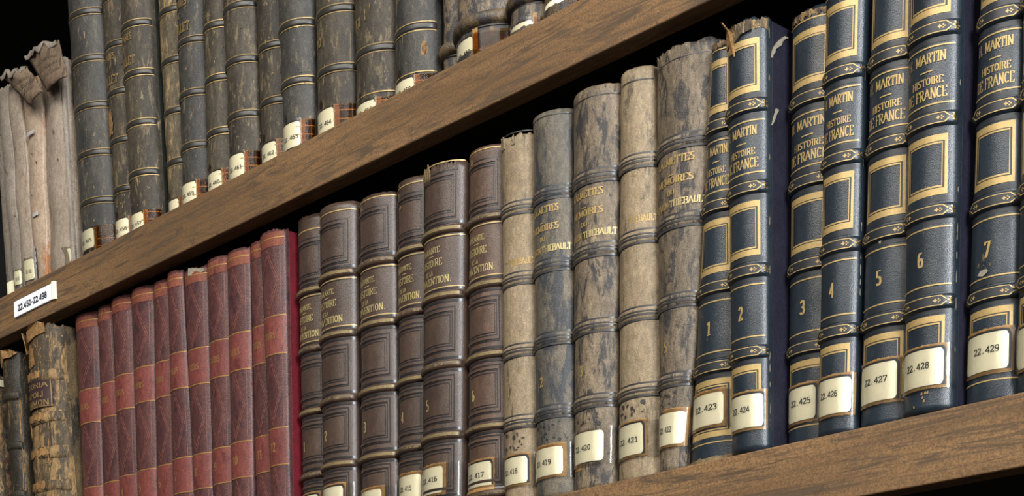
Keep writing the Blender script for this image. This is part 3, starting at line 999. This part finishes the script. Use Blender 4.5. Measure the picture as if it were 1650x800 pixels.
# ---- brown leather volumes with raised gilt bands ---------------------------------
AL = {'A1': ('22.412', (513, 797), None), 'A2': ('22.413', (553, 783), None), 'A3': ('22.414', (615, 788), None), 'A4': ('22.415', (679, 764), None),
      'A5': ('22.416', (714, 751), (714, 794)), 'A6': ('22.417', (792, 743), (792, 787))}
AF = mapping(LD['A2'], 569)
AW = {'A5': ', frayed head', 'A6': ', chestnut toned'}
for i in range(1, 7):
    key = 'A%d' % i; num, tr, br = AL[key]
    mat = 'brown_red' if i == 6 else 'brown'
    b = new_book(LD[key], Z0, 'brown_leather_book', 'brown leather book with raised gilt bands, volume %s, numbered %s%s' % (WORD[i], num, AW.get(key, '')), 'brown leather volumes')
    tf = {'A5': tear_fn(4, .004, 8, .001), 'A3': tear_fn(1, .0012, 8, .0), 'A1': tear_fn(12, .0012, 6, .0)}.get(key)
    b.spine(mat, tf, .0002, 60); b.boards('brown_board')
    f = AF
    for y in (438, 536, 640.5, 746.5, 846):
        v = f(y)
        b.bands.append((v, .0028, .0020, 'round'))
        b.raised(v, .0028, .0020, 'brown', 'round', .99)
        b.patch('gilt_band', -.95, .95, v - .0008, v + .0012, 'band_gold' if (i + int(y)) % 3 else 'band_gold_r', .0021, 26, 4)
        for dv in (.0042, -.0042):
            b.line(v + dv, .0016, 'brown_dark', .95, off=.00025, name='tooled_line')
    for y in (337, 447.5, 524):
        b.line(f(y), .0007, 'gold', .95)
    sF = .70
    for a, c in ((351, 423), (554, 622), (656, 728), (760, 832)):
        b.frame('tooled_frame', -sF, sF, f(c), f(a), .10, .0042, 'brown_dark', .0002)
        b.frame('tooled_frame', -sF + .03, sF - .025, f(c - 3), f(a + 3), .045, .0018, mat, .0006)
        b.frame('tooled_frame', -sF + .14, sF - .14, f(c - 12), f(a + 12), .016, .0006, 'brown_dark', .00025)
    b.text('title_lettering', 'BARANTE.', -.54, .27, f(470), f(461), 'gold_b', nib=(.15, .06), track=.12)
    b.line(f(474.5), .0005, 'gold_b', .02, -.2)
    b.text('title_lettering', 'HISTOIRE', -.56, .30, f(490), f(479), 'gold_b', nib=(.15, .06), track=.12)
    b.text('title_lettering', 'DE LA', -.36, -.02, f(503), f(496), 'gold_b', nib=(.15, .06), track=.12)
    b.text('title_lettering', 'CONVENTION.', -.76, .58, f(517), f(506), 'gold_b', nib=(.15, .06), track=.12)
    b.text('volume_number', str(i), -.32, -.18 if i > 1 else -.22, f(705), f(688), 'gold_b', nib=(.2, .07), serif=False)
    s1, v1 = b.uv(*tr)
    v0 = b.uv(*br)[1] if br else v1 - .0195
    print(key, 'H %.4f label s1 %.2f v %.4f %.4f' % (b.H, s1, v0, v1))
    b.label(num, -.62, min(s1, .8), v0, v1, navy=key in ('A1', 'A2', 'A6'), texts=(-.50, .2) if i > 4 else (-.40, .24), texty=.54)
    if key == 'A5':
        rnd = random.Random(8); H = b.H
        for q in range(9):
            s = -.66 + q * .055
            flap(b, 'frayed_edge', [(s, H - .010, .0004), (s + .06, H - .009, .0004), (s + .07, H - .004 + .005 * rnd.random(), .0008 + .001 * rnd.random()), (s + .02, H - .003 + .005 * rnd.random(), .001)], 'fray_g')
        for q in range(5):
            s = .1 + q * .13
            flap(b, 'frayed_edge', [(s, H - .006, .0004), (s + .12, H - .006, .0004), (s + .09, H - .002 + .002 * rnd.random(), .0006), (s + .03, H - .002 + .002 * rnd.random(), .0006)], 'brown')
    if key == 'A4':
        chip(b, -.35, f(333), .0022, .004, 'gold_dull', 1); chip(b, -.32, f(368), .004, .004, 'gold_dull', 2)
    if key == 'A6':
        chip(b, -.35, f(352), .004, .007, 'gold_dull', 5)

# ---- red volumes -----------------------------------------------------------
RF = mapping(LD['R12'], 457)
for i in range(2, 13):
    key = 'R%d' % i
    extra = {12: ' with crimson cover showing', 8: ' with grey-chipped head', 2: ' beside the antique calf book'}.get(i, '')
    b = new_book(LD[key], Z0, 'red_leather_book', 'red and plum leather book with gilt lines, volume %s%s' % (WORD[i], extra), 'red leather volumes')
    tf = {12: tear_fn(21, .0015, 8, .0008), 8: tear_fn(22, .002, 6, .001), 10: tear_fn(23, .0010, 9, .0004), 7: tear_fn(25, .001, 6, 0)}.get(i, tear_fn(30 + i, .0006, 6, 0))
    b.spine('redd', tf, .0002, 60); b.boards('redboard', .0028)
    f = RF
    H = b.H; dv = H - RF(365)
    vs4 = [H - .0065, f(506) + dv * .7, f(568) + dv * .6, f(688) + dv * .4, f(748) + dv * .3, f(868)]
    sE = .97
    b.patch('head_panel', -sE, sE, H - .0125, H - .0025, 'redhead', .0002, 20, 4)
    b.patch('title_panel', -sE, sE, vs4[2], vs4[1], 'red', .0002, 20, 6)
    b.patch('number_panel', -sE, sE, vs4[4], vs4[3], 'red', .0002, 20, 6)
    for v in vs4:
        b.line(v, .0008, 'gold_red', .93)
    # blind-tooled lozenges
    for a, c in ((vs4[1], H - .0125), (vs4[3], vs4[2]), (vs4[5], vs4[4])):
        m = (a + c) / 2; polys = []; hl = b.half()
        for kx, (w_, h_) in enumerate(((.62, .46), (.52, .38))):
            P4 = [(0, m + (c - a) * h_), (w_, m), (0, m - (c - a) * h_), (-w_, m)]
            for p, q in zip(P4, P4[1:] + P4[:1]):
                for n in range(6):
                    p1 = (p[0] + (q[0] - p[0]) * n / 6, p[1] + (q[1] - p[1]) * n / 6); p2 = (p[0] + (q[0] - p[0]) * (n + 1) / 6, p[1] + (q[1] - p[1]) * (n + 1) / 6)
                    polys.append(hull([(cc[0] + sx * .00016 / hl, cc[1] + sy * .0003) for cc in (p1, p2) for sx in (-1, 1) for sy in (-1, 1)]))
        b.polys('tooled_lozenge', polys, 0, 0, 1, 1, 'redtool', .00015)
        b.patch('tooled_line', .70, .73, a + .001, c - .001, 'redtool', .00015, 2, 12)
    tm = (vs4[1] + vs4[2]) / 2
    b.text('title_lettering', 'THIERS', -.52, .34, tm - .0024, tm + .0024, 'gold_red_w', nib=(.16, .06), track=.12)
    nm_ = (vs4[3] + vs4[4]) / 2
    wd = .22 if i < 10 else .40
    b.text('volume_number', str(i), -.3, -.3 + wd, nm_ - .0035, nm_ + .0035, 'gold_red_w', nib=(.18, .07), serif=False)
    rnd = random.Random(i)
    for q in range(4):
        chip(b, .96, .03 + .19 * rnd.random(), .0008, .004 * rnd.random() + .001, 'redhead', q + i * 9)
    if i == 8:
        flap(b, 'torn_leather', [(-.1, H - .006, .0004), (.0, H - .0005, .001), (.8, H - .003, .001), (.8, H - .0055, .0004)], 'chip')
    if i in (6, 5):
        b.patch('paper_label', -.7, .5, .018, .0405 if i == 6 else .034, 'fray_g', .0004, 14, 3)

# ---- antique calf books at the far end ----------------------------------------
b = new_book(LD['O3'], Z0, 'antique_calf_book', 'crumbling antique calf book with plum title label beside the red volumes', 'antique calf books', .2465)
b.spine('antq', tear_fn(41, .0035, 6, .002), .0014, 55); b.boards('antq_b', .003)
H = b.H
for px, py, hh in ((100, 604, .005), (104, 672, .005), (107, 729, .0055), (110, 783, .005)):
    v = b.uv(78, py)[1]
    b.bands.append((v, hh, .0016, 'round')); b.raised(v, hh, .0018, 'antq', 'round', .95)
    b.patch('torn_leather', -.7 + .1 * random.random(), .25 + .35 * random.random(), v - hh * .5, v + hh * .7, 'torn', .0021, 22, 3, jit=.0022)
vt = b.uv(90, 612)[1]; vb = b.uv(90, 655)[1]
b.patch('title_label', -.70, .62, vb, vt, 'plum', .0009, 16, 5, rel=True)
for v in (vt - .0008, vb + .0008):
    b.line(v, .0007, 'gold_dull', .62, -.70, off=.0012, rel=True)
b.patch('gilt_line', .58, .61, vb, vt, 'gold_dull', .0012, 3, 5, rel=True)
for t, a, c, s0, s1 in (('HISTORIA', .80, .96, -.78, .50), ('NAPOLI', .45, .60, -.6, .36), ('COMMON', .12, .29, -.66, .52)):
    b.text('title_lettering', t, s0, s1, vb + (vt - vb) * (a - .06), vb + (vt - vb) * c, 'gold_dull', .0013, nib=(.16, .06), rel=True)
rnd = random.Random(4)
for q in range(26):                              # long splits in the calf
    s = -.6 + 1.2 * rnd.random(); v = .02 + .2 * rnd.random(); L = .008 + .03 * rnd.random()
    if vb - .002 < v + L and v < vt + .002:
        continue
    b.polys('leather_split', [[(-.012, 0), (.012, L * .2), (.014, L * .8), (-.004, L), (-.014, L * .5)]], s, v, 1, 1, 'torn' if q % 3 else 'antq_d', .0005, rel=True)
flap(b, 'torn_leather', [(-.9, H - .010, .001), (-.75, H - .002, .004), (-.62, H - .001, .006), (-.5, H - .004, .005), (-.46, H - .012, .003), (-.6, H - .020, .002), (-.8, H - .016, .001)], 'torn')
flap(b, 'torn_leather', [(-.46, H - .012, .001), (-.44, H - .002, .001), (-.1, H + .001, .001), (.3, H + .002, .001), (.5, H, .001), (.52, H - .008, .0008), (.2, H - .010, .0008), (-.2, H - .013, .0008)], 'torn')
for v0, v1 in ((.04, .078), (.09, .125)):
    b.frame('gilt_frame', -.55, .56, v0, v1, .02, .0007, 'gold_dull', .0006)
b.patch('torn_leather', -.35, .05, H - .035, H - .020, 'torn', .0006, 10, 4, jit=.003)

b = new_book(LD['O2'], Z0, 'antique_calf_book', 'blackened antique calf book with split joint, lower than its calf neighbour', 'antique calf books')
b.spine('antq_d', tear_fn(43, .003, 7, .001), .0014, 55); b.boards('antq_d', .003)
for v in (.06, .105, .15, .195):
    b.bands.append((v, .004, .002, 'round')); b.raised(v, .004, .002, 'antq_d', 'round', .95)
rnd = random.Random(6)
for q in range(14):
    v = .02 + .2 * rnd.random(); L = .006 + .02 * rnd.random()
    b.polys('leather_split', [[(-.012, 0), (.03, L * .2), (.02, L * .8), (-.004, L), (-.02, L * .5)]], .72 + .2 * rnd.random(), v, 1, 1, 'torn', .0005, rel=True)
H = b.H
flap(b, 'torn_leather', [(-.6, H - .012, .001), (-.5, H - .002, .002), (-.1, H + .002, .002), (.5, H + .001, .002), (.9, H - .002, .001), (.5, H - .006, .001), (0, H - .006, .001)], 'torn')
b = new_book(LD['O1'], Z0, 'antique_calf_book', 'antique book in marbled paper boards with calf spine', 'antique calf books')
b.spine('antq', None, .001, 55); b.boards('marble', .003)
chipv = b.uv
mk('paper_label', [(b.lr(.2)[1] - b.o[0] + .0004, y, z) for y, z in ((.012, .218), (.030, .218), (.030, .224), (.012, .224))], [(0, 1, 2, 3)], 'label_old', b.root, smooth=False)

# ------------------------------------------------------------------ upper shelf rows
S_D = (52, .36); S_C = (56, .36); S_V = (24, .12)
UP = [
    dict(key='V1', left=((-10, 150), (10, 460)), d=0.0131, sec=S_V),
    dict(key='V2', left=((1, 220), (20, 440)), d=0.0082, sec=S_V),
    dict(key='V3', left=((16, 180), (35, 430)), d=0.008, sec=S_V),
    dict(key='V4', left=((37, 155), (57, 420)), d=0.009, sec=S_V),
    dict(key='V5', left=((70, 140), (83, 430)), joint=((107, 90), (124, 400)), d=0.0106, sec=S_V),
    dict(key='B1', left=((110, 10), (130, 345)), d=0.012, sec=S_D),
    dict(key='B2', left=((166, 20), (184, 320)), d=0.0177, sec=S_D),
    dict(key='B3', left=((196, 30), (211, 340)), joint=((249, 20), (259, 260)), d=0.0101, sec=S_D),
    dict(key='B4', left=((256, 20), (271, 300)), d=0.0203, sec=S_D),
    dict(key='B5', left=((285, 10), (294, 300)), d=0.012, sec=S_D),
    dict(key='B6', left=((327, 10), (336, 290)), d=0.0126, sec=S_D),
    dict(key='B7', left=((360, 10), (370, 260)), d=0.0078, sec=S_D),
    dict(key='B8', left=((414, 10), (422, 230)), d=0.0123, sec=S_D),
    dict(key='B9', left=((448.5, 20), (457, 210)), d=0.005, sec=S_D),
    dict(key='B10', left=((507, 20), (513, 200)), d=0.0091, vert=True, sec=S_D),
    dict(key='B11', left=((566, 20), (575, 180)), d=0.0113, vert=True, sec=S_D),
    dict(key='B12', left=((630.5, 20), (637.5, 140)), joint=((700, 10), (706, 110)), d=0.0122, vert=True, sec=S_D),
    dict(key='C1', left=((711, 10), (715, 105)), d=0.0225, vert=True, sec=S_C),
    dict(key='C2', left=((734, 5), (737, 90)), d=0.0082, vert=True, sec=S_C),
    dict(key='C3', left=((820, 5), (823, 55)), d=0.0109, vert=True, sec=S_C),
    dict(key='C4', left=((876, 0), (879, 28)), d=0.0055, vert=True, sec=S_C),
]
place(UP, ZU, -.1463)
UD = {r['key']: r for r in UP}
UL = {'B1': ('22.455', (151, 367), (151, 398)), 'B2': ('22.456', (207, 351), (207, 379)), 'B3': ('22.457', (231, 341), (231, 370)),
      'B4': ('22.458', (288, 320), None), 'B5': ('22.459', (316, 292), (316, 323)), 'B6': ('22.460', (357, 274), (357, 304)),
      'B7': ('22.461', (393, 246), (393, 283)), 'B8': ('22.462', (445, 227), (445, 257)), 'B9': ('22.463', (484, 195), (484, 235)),
      'B10': ('22.464', (538, 172), (538, 210)), 'B11': ('22.465', (605, 160), None), 'B12': ('22.466', (667, 124), None)}
UMAT = dict(zip(['B%d' % k for k in range(1, 13)], ['old2', 'old', 'old', 'oldw', 'old2', 'old', 'old', 'old', 'old2', 'old', 'old', 'old2']))
UTXT = {'B1': ('DAVID', 'MALLET'), 'B2': None, 'B3': None}
UX = {'B1': ' beside the vellum books', 'B2': ' and a brown leather patch', 'B3': ', spine proud of its neighbours', 'B4': ' and rubbed pale leather', 'B5': ', slate toned', 'B6': ' between slate and brown volumes', 'B7': ' and narrow dark right joint', 'B8': ' set back between thicker volumes', 'B9': ', blackish spine', 'B10': ' and pale scratches above it', 'B11': ' half hidden by the shelf edge', 'B12': ' beside the mottled calf books'}
for i in range(1, 13):
    key = 'B%d' % i; num, tr, br = UL[key]
    b = new_book(UD[key], ZU, 'half_leather_book', 'worn dark half-leather book with call number label %s%s' % (num, UX.get(key, '')), 'worn half-leather volumes', .232)
    b.spine(UMAT[key], tear_fn(60 + i, .002, 7, .0005), .0006, 45); b.boards('oldboard')
    for v in (.0490, .0890, .1285, .1675, .206):
        if i >= 10:
            v -= .0030
        b.bands.append((v, .0020, .0007, 'flat'))
        b.raised(v, .0022, .0007, 'oldband', 'flat', .97)
        for dv in (.0027, -.0027):
            b.line(v + dv, .0006, 'gold_dull' if i % 3 else 'gold_w', .95, off=.0004)
    for v in (.0105, .0165):
        b.line(v, .0007, 'gold_w', .95, off=.0004)
    # faded stamped titles and numbers
    for (t, s0, s1, v0, v1) in (('OEUVRES', -.5, .25, .1555, .1610), ('DE', -.3, -.12, .1475, .1515), ('MILLET', -.52, .34, .1360, .1430)):
        b.text('title_lettering', t, s0, s1, v0, v1, 'gold_ww' if i not in (2, 3, 5) else 'gold_dull', .0005, nib=(.18, .07))
    b.text('volume_number', str(i), -.42, -.26 if i < 10 else -.1, .0640, .0705, 'gold_ww' if i not in (2, 10, 11) else 'gold_dull', .0005, nib=(.2, .07), serif=False)
    s1, v1 = b.uv(*tr); v0 = b.uv(*br)[1] if br else v1 - .021
    v0 = max(v0, .002)
    print(key, 'label s1 %.2f v %.4f %.4f' % (s1, v0, v1))
    if i not in (1,):
        b.patch('stained_tail', -.95, .97, .0008, v1 + .0005, 'stain', .0003, 26, 4, jit=.0012)
        for v in (.0105, .0165):
            b.line(v, .0007, 'gold_w', .95, .3, off=.0006)
        b.patch('label_border', s1, s1 + .17, .001, v1 + .0012, 'tan', .0005, 5, 5, jit=.0005)
    else:
        b.patch('stained_tail', .1, .97, .0008, .022, 'antq_d', .0003, 20, 4, jit=.002)
        b.patch('label_border', s1, s1 + .1, .001, v1 + .0002, 'fray_g', .0005, 5, 5, jit=.0005)
    b.label(num, -.60, min(s1, .8), v0, v1, border=False, tape='tape', aged=i == 1, texts=(-.30, min(s1, .8) - .08), texty=.40, hgt=.0029, tape_s1=s1 + .05)
    b.patch('tape', s1 + .05, .96, .002, v1 + .001, 'amber', .0012, 16, 10, jit=.0004, wr=.00004)
    rnd = random.Random(i * 3)
    for q in range(34):
        chip(b, -.7 + 1.5 * rnd.random(), .02 + .19 * rnd.random(), .0006 + .002 * rnd.random() ** 2, .0015 + .010 * rnd.random() ** 3, 'oldw' if q % 3 else 'fray_g', q + i * 50, 'scuff_mark', .0003)
    if i == 2:
        b.patch('leather_patch', -.62, -.02, .0955, .1155, 'torn', .0010, 10, 8, jit=.004)
    if i == 12:
        chip(b, .62, .032, .007, .012, 'torn', 4, 'scuff_mark')
    chip(b, -.2, v1 + .005, .005, .009, 'brown_dark' if i % 2 else 'stain', i, 'stain_mark')

CL = {'C1': None, 'C2': ('22.468', (762, 58), (762, 95)), 'C3': ('22.469', (859, 32), None), 'C4': ('22.470', (912, -8), (912, 16))}
CW = {'C1': 'slim mottled calf book between half-leather and thick calf books, no label', 'C2': 'thick mottled calf book with call number label 22.468',
      'C3': 'mottled calf book with call number label 22.469', 'C4': 'calf book with tall paper call number label 22.470'}
for i in range(1, 5):
    key = 'C%d' % i
    b = new_book(UD[key], ZU, 'mottled_calf_book', CW[key], 'mottled calf books', .225)
    b.spine('calf' if i < 4 else 'calf_b', tear_fn(80 + i, .002, 6, .001), .001, 45); b.boards('oldboard')
    for v in (.0255, .067, .108, .15, .19):
        b.bands.append((v, .0045, .0030, 'round')); b.raised(v, .0045, .0034, 'calf_b', 'round', .97)
        b.line(v - .0046, .0012, 'oldband', .95, off=.0004, name='tooled_line')
    b.patch('worn_tail', -.95, .95, .0005, .0075, 'calf_b', .0012, 26, 4, jit=.0012)
    if CL[key]:
        num, tr, br = CL[key]
        s1, v1 = b.uv(*tr); v0 = b.uv(*br)[1] if br else max(.002, v1 - .023)
        v0 = max(v0, .002)
        print(key, 'label s1 %.2f v %.4f %.4f' % (s1, v0, v1))
        b.patch('label_border', s1, s1 + .12, .001, v1 + .004, 'tan', .0005, 5, 5, jit=.0005)
        b.patch('stained_tail', s1 + .12, .97, .001, v1, 'stain', .0003, 12, 5, jit=.0012)
        b.label(num, -.52, min(s1, .8), v0, v1, border=False, tape='tape' if i < 4 else None, texts=(-.36, min(s1, .8) - .06), texty=.36, aged=i == 4, tape_s1=s1 + .04)
        b.patch('tape', s1 + .04, .9, .002, v1 + .001, 'amber', .0013, 16, 10, jit=.0004, wr=.00004)

# ---- limp vellum books -----------------------------------------------------
VH = {'V1': .190, 'V2': .188, 'V3': .186, 'V4': .1795, 'V5': .182}
VM = {'V1': 'vellum_g', 'V2': 'vellum_g', 'V3': 'vellum', 'V4': 'vellum_o', 'V5': 'vellum'}
VW = {'V1': 'grey limp vellum book at the end of the upper row', 'V2': 'grey limp vellum book with small paper label reading 22.451', 'V3': 'plain limp vellum book with label reading 22.452',
      'V4': 'rust-stained vellum book with torn peeling head and pale thongs', 'V5': 'wide limp vellum book with torn head and label 22.454'}
for i in range(1, 6):
    key = 'V%d' % i
    b = new_book(UD[key], ZU, 'vellum_book', VW[key], 'limp vellum books', VH[key])
    b.spine(VM[key], tear_fn(90 + i, .002, 4, .001), .0022, 28); b.boards(VM[key], .0022)
    rnd = random.Random(i * 7)
    for q in range(8):
        chip(b, -.6 + 1.3 * rnd.random(), .01 + .15 * rnd.random(), .001 + .0022 * rnd.random(), .001 + .004 * rnd.random(), 'rust' if i == 4 and q % 2 else 'vellum_i', q + i * 17, 'stain_mark')

for key, num, quad in (('V2', '22.451', ((20, 441), (35, 436), (37, 458), (22, 467))), ('V3', '22.452', ((35, 424), (54, 417), (55, 450), (38, 457))),
                       ('V5', '22.454', ((90, 408), (115, 400), (117, 421), (92, 434)))):
    b = BOOKS[key]
    s0, v1 = b.uv(*quad[0]); s1, v1b = b.uv(*quad[1]); _, v0 = b.uv(*quad[2])
    s0, s1 = sorted((s0, s1)); v1 = v1b
    if s1 - s0 < .5:
        s0 = s1 - .9
    print(key, 'vellum label', round(s0, 2), round(s1, 2), round(v0, 4), round(v1, 4))
    v0 = max(v0, .002)
    b.label(num, s0, s1, v0, v1, border=False, tape='tape', aged=True, tape_s1=s1 + .25, texts=(s0 + (s1 - s0) * .28, s0 + (s1 - s0) * .78), texty=.42)
b = BOOKS['V1']
b.patch('paper_label', -.4, .7, .004, .018, 'label_old', .0006, 10, 3)
b = BOOKS['V4']
for px, py in ((57, 212), (66, 343)):
    s, v = b.uv(px, py)
    b.patch('vellum_thong', -.35, .4, v - .0015, v + .0015, 'staple', .0012, 8, 5, jit=.0008)
s, v = b.uv(61, 432)
b.patch('ribbed_paper', -.9, -.25, .002, .034, 'staple', .001, 8, 26, wr=.0008)


def peel(b, name, corners, mat, Ys, amp=.002, seed=0, n=12, m=10):
    """torn, curling head of a limp spine: bilinear sheet between four picture points at given depths"""
    P4 = [at(*c, y) for c, y in zip(corners, Ys)]       # base-left, base-right, top-right, top-left
    vs = []
    for i in range(n):
        t = i / (n - 1)
        for j in range(m):
            u = j / (m - 1)
            p = (1 - t) * ((1 - u) * P4[0] + u * P4[1]) + t * ((1 - u) * P4[3] + u * P4[2])
            p[1] += -.003 * math.sin(math.pi * u) + amp * noise.noise(Vector((u * 3, t * 3, seed)))
            p[0] += .002 * noise.noise(Vector((u * 4, t * 5, seed + 9)))
            p[2] += (.006 * noise.noise(Vector((u * 7, seed, 2))) + .004 * noise.noise(Vector((u * 17, seed, 5)))) * max(0, t - .6) / .4
            vs.append(p - b.o)
    o = mk(name, vs, grid_faces(n, m), mat, b.root)
    o.modifiers.new('thick', 'SOLIDIFY').thickness = .0012
    # ribs left by the sewing
    for k in range(3):
        i0 = 3 + k * 2
        rv = []
        for j in range(1, m - 1):
            p = np.array(vs[i0 * m + j]); rv += [p + np.array([0, -.0012, -.0002]), p + np.array([0, -.0012, .0003])]
        mk('sewing_line', rv, [(2 * j, 2 * j + 2, 2 * j + 3, 2 * j + 1) for j in range(m - 3)], 'rib', b.root)
    # pale turned-over rim
    rv = []
    for j in range(m):
        p = np.array(vs[(n - 1) * m + j])
        rv += [p + np.array([0, -.0016, -.004 - .003 * noise.noise(Vector((j * .9, seed, 1)))]), p + np.array([0, -.0026, -.0008]), p + np.array([0, .001, .0006])]
    mk('turned_rim', rv, [f for j in range(m - 1) for f in ((3 * j, 3 * j + 3, 3 * j + 4, 3 * j + 1), (3 * j + 1, 3 * j + 4, 3 * j + 5, 3 * j + 2))], 'vellum_g', b.root)
    return o


peel(BOOKS['V4'], 'torn_spine_lining', ((50, 172), (69, 146), (44, 108), (4, 124)), 'vellum_i', (.000, .000, .001, .001), seed=1)
peel(BOOKS['V5'], 'torn_spine_lining', ((76, 148), (107, 122), (94, 64), (43, 90)), 'vellum_i', (.002, .002, .006, .006), seed=5)
b = BOOKS['V5']
o = b.patch('vellum_edge', .80, .99, .0, .180, 'vellum_g', .0012, 6, 30, wr=.001)

# ------------------------------------------------------------------ shelf label
TLc, TRc, BRc, BLc = [at(x, y, -.0015) for x, y in ((20, 489), (85, 455), (88, 481), (25, 512))]
x0 = (TLc[0] + BLc[0]) / 2; x1 = (TRc[0] + BRc[0]) / 2; zt = (TLc[2] + TRc[2]) / 2; zbm = (BLc[2] + BRc[2]) / 2
print('shelf label', x0, x1, zbm, zt)
sl = thing('shelf_label', 'white shelf label reading 22.450-22.498 stuck on the upper shelf edge', 'label', ((x0 + x1) / 2, 0, zbm))
hw = (x1 - x0) / 2; hh = zt - zbm
lw = box('label_card', -hw, hw, -.0016, .0004, 0, hh, 'white', sl, .0006)
ps, wd = text_polys('22.450-22.498', .15, .13, False, .07)
sx = hw * 1.45 / wd; sy = hh * .40
vs, fs = [], []
for p in ps:
    k = len(vs)
    vs += [(-hw * .78 + x * sx, -.0019, hh * .28 + y * sy) for x, y in p]
    fs.append(tuple(range(k, k + len(p))))
mk('label_number', vs, fs, 'ink2', lw, smooth=False)
n = 8; vs = []
for k in range(n + 1):                            # rounded cream end of the holder
    a = math.pi / 2 * k / n
    for z in (-.0005, hh + .0005):
        vs.append((hw * .955 + .0045 * math.sin(a), .0004 - .0032 * math.cos(a), z))
mk('label_end', vs, [(2 * k, 2 * k + 2, 2 * k + 3, 2 * k + 1) for k in range(n)], 'cream', sl)
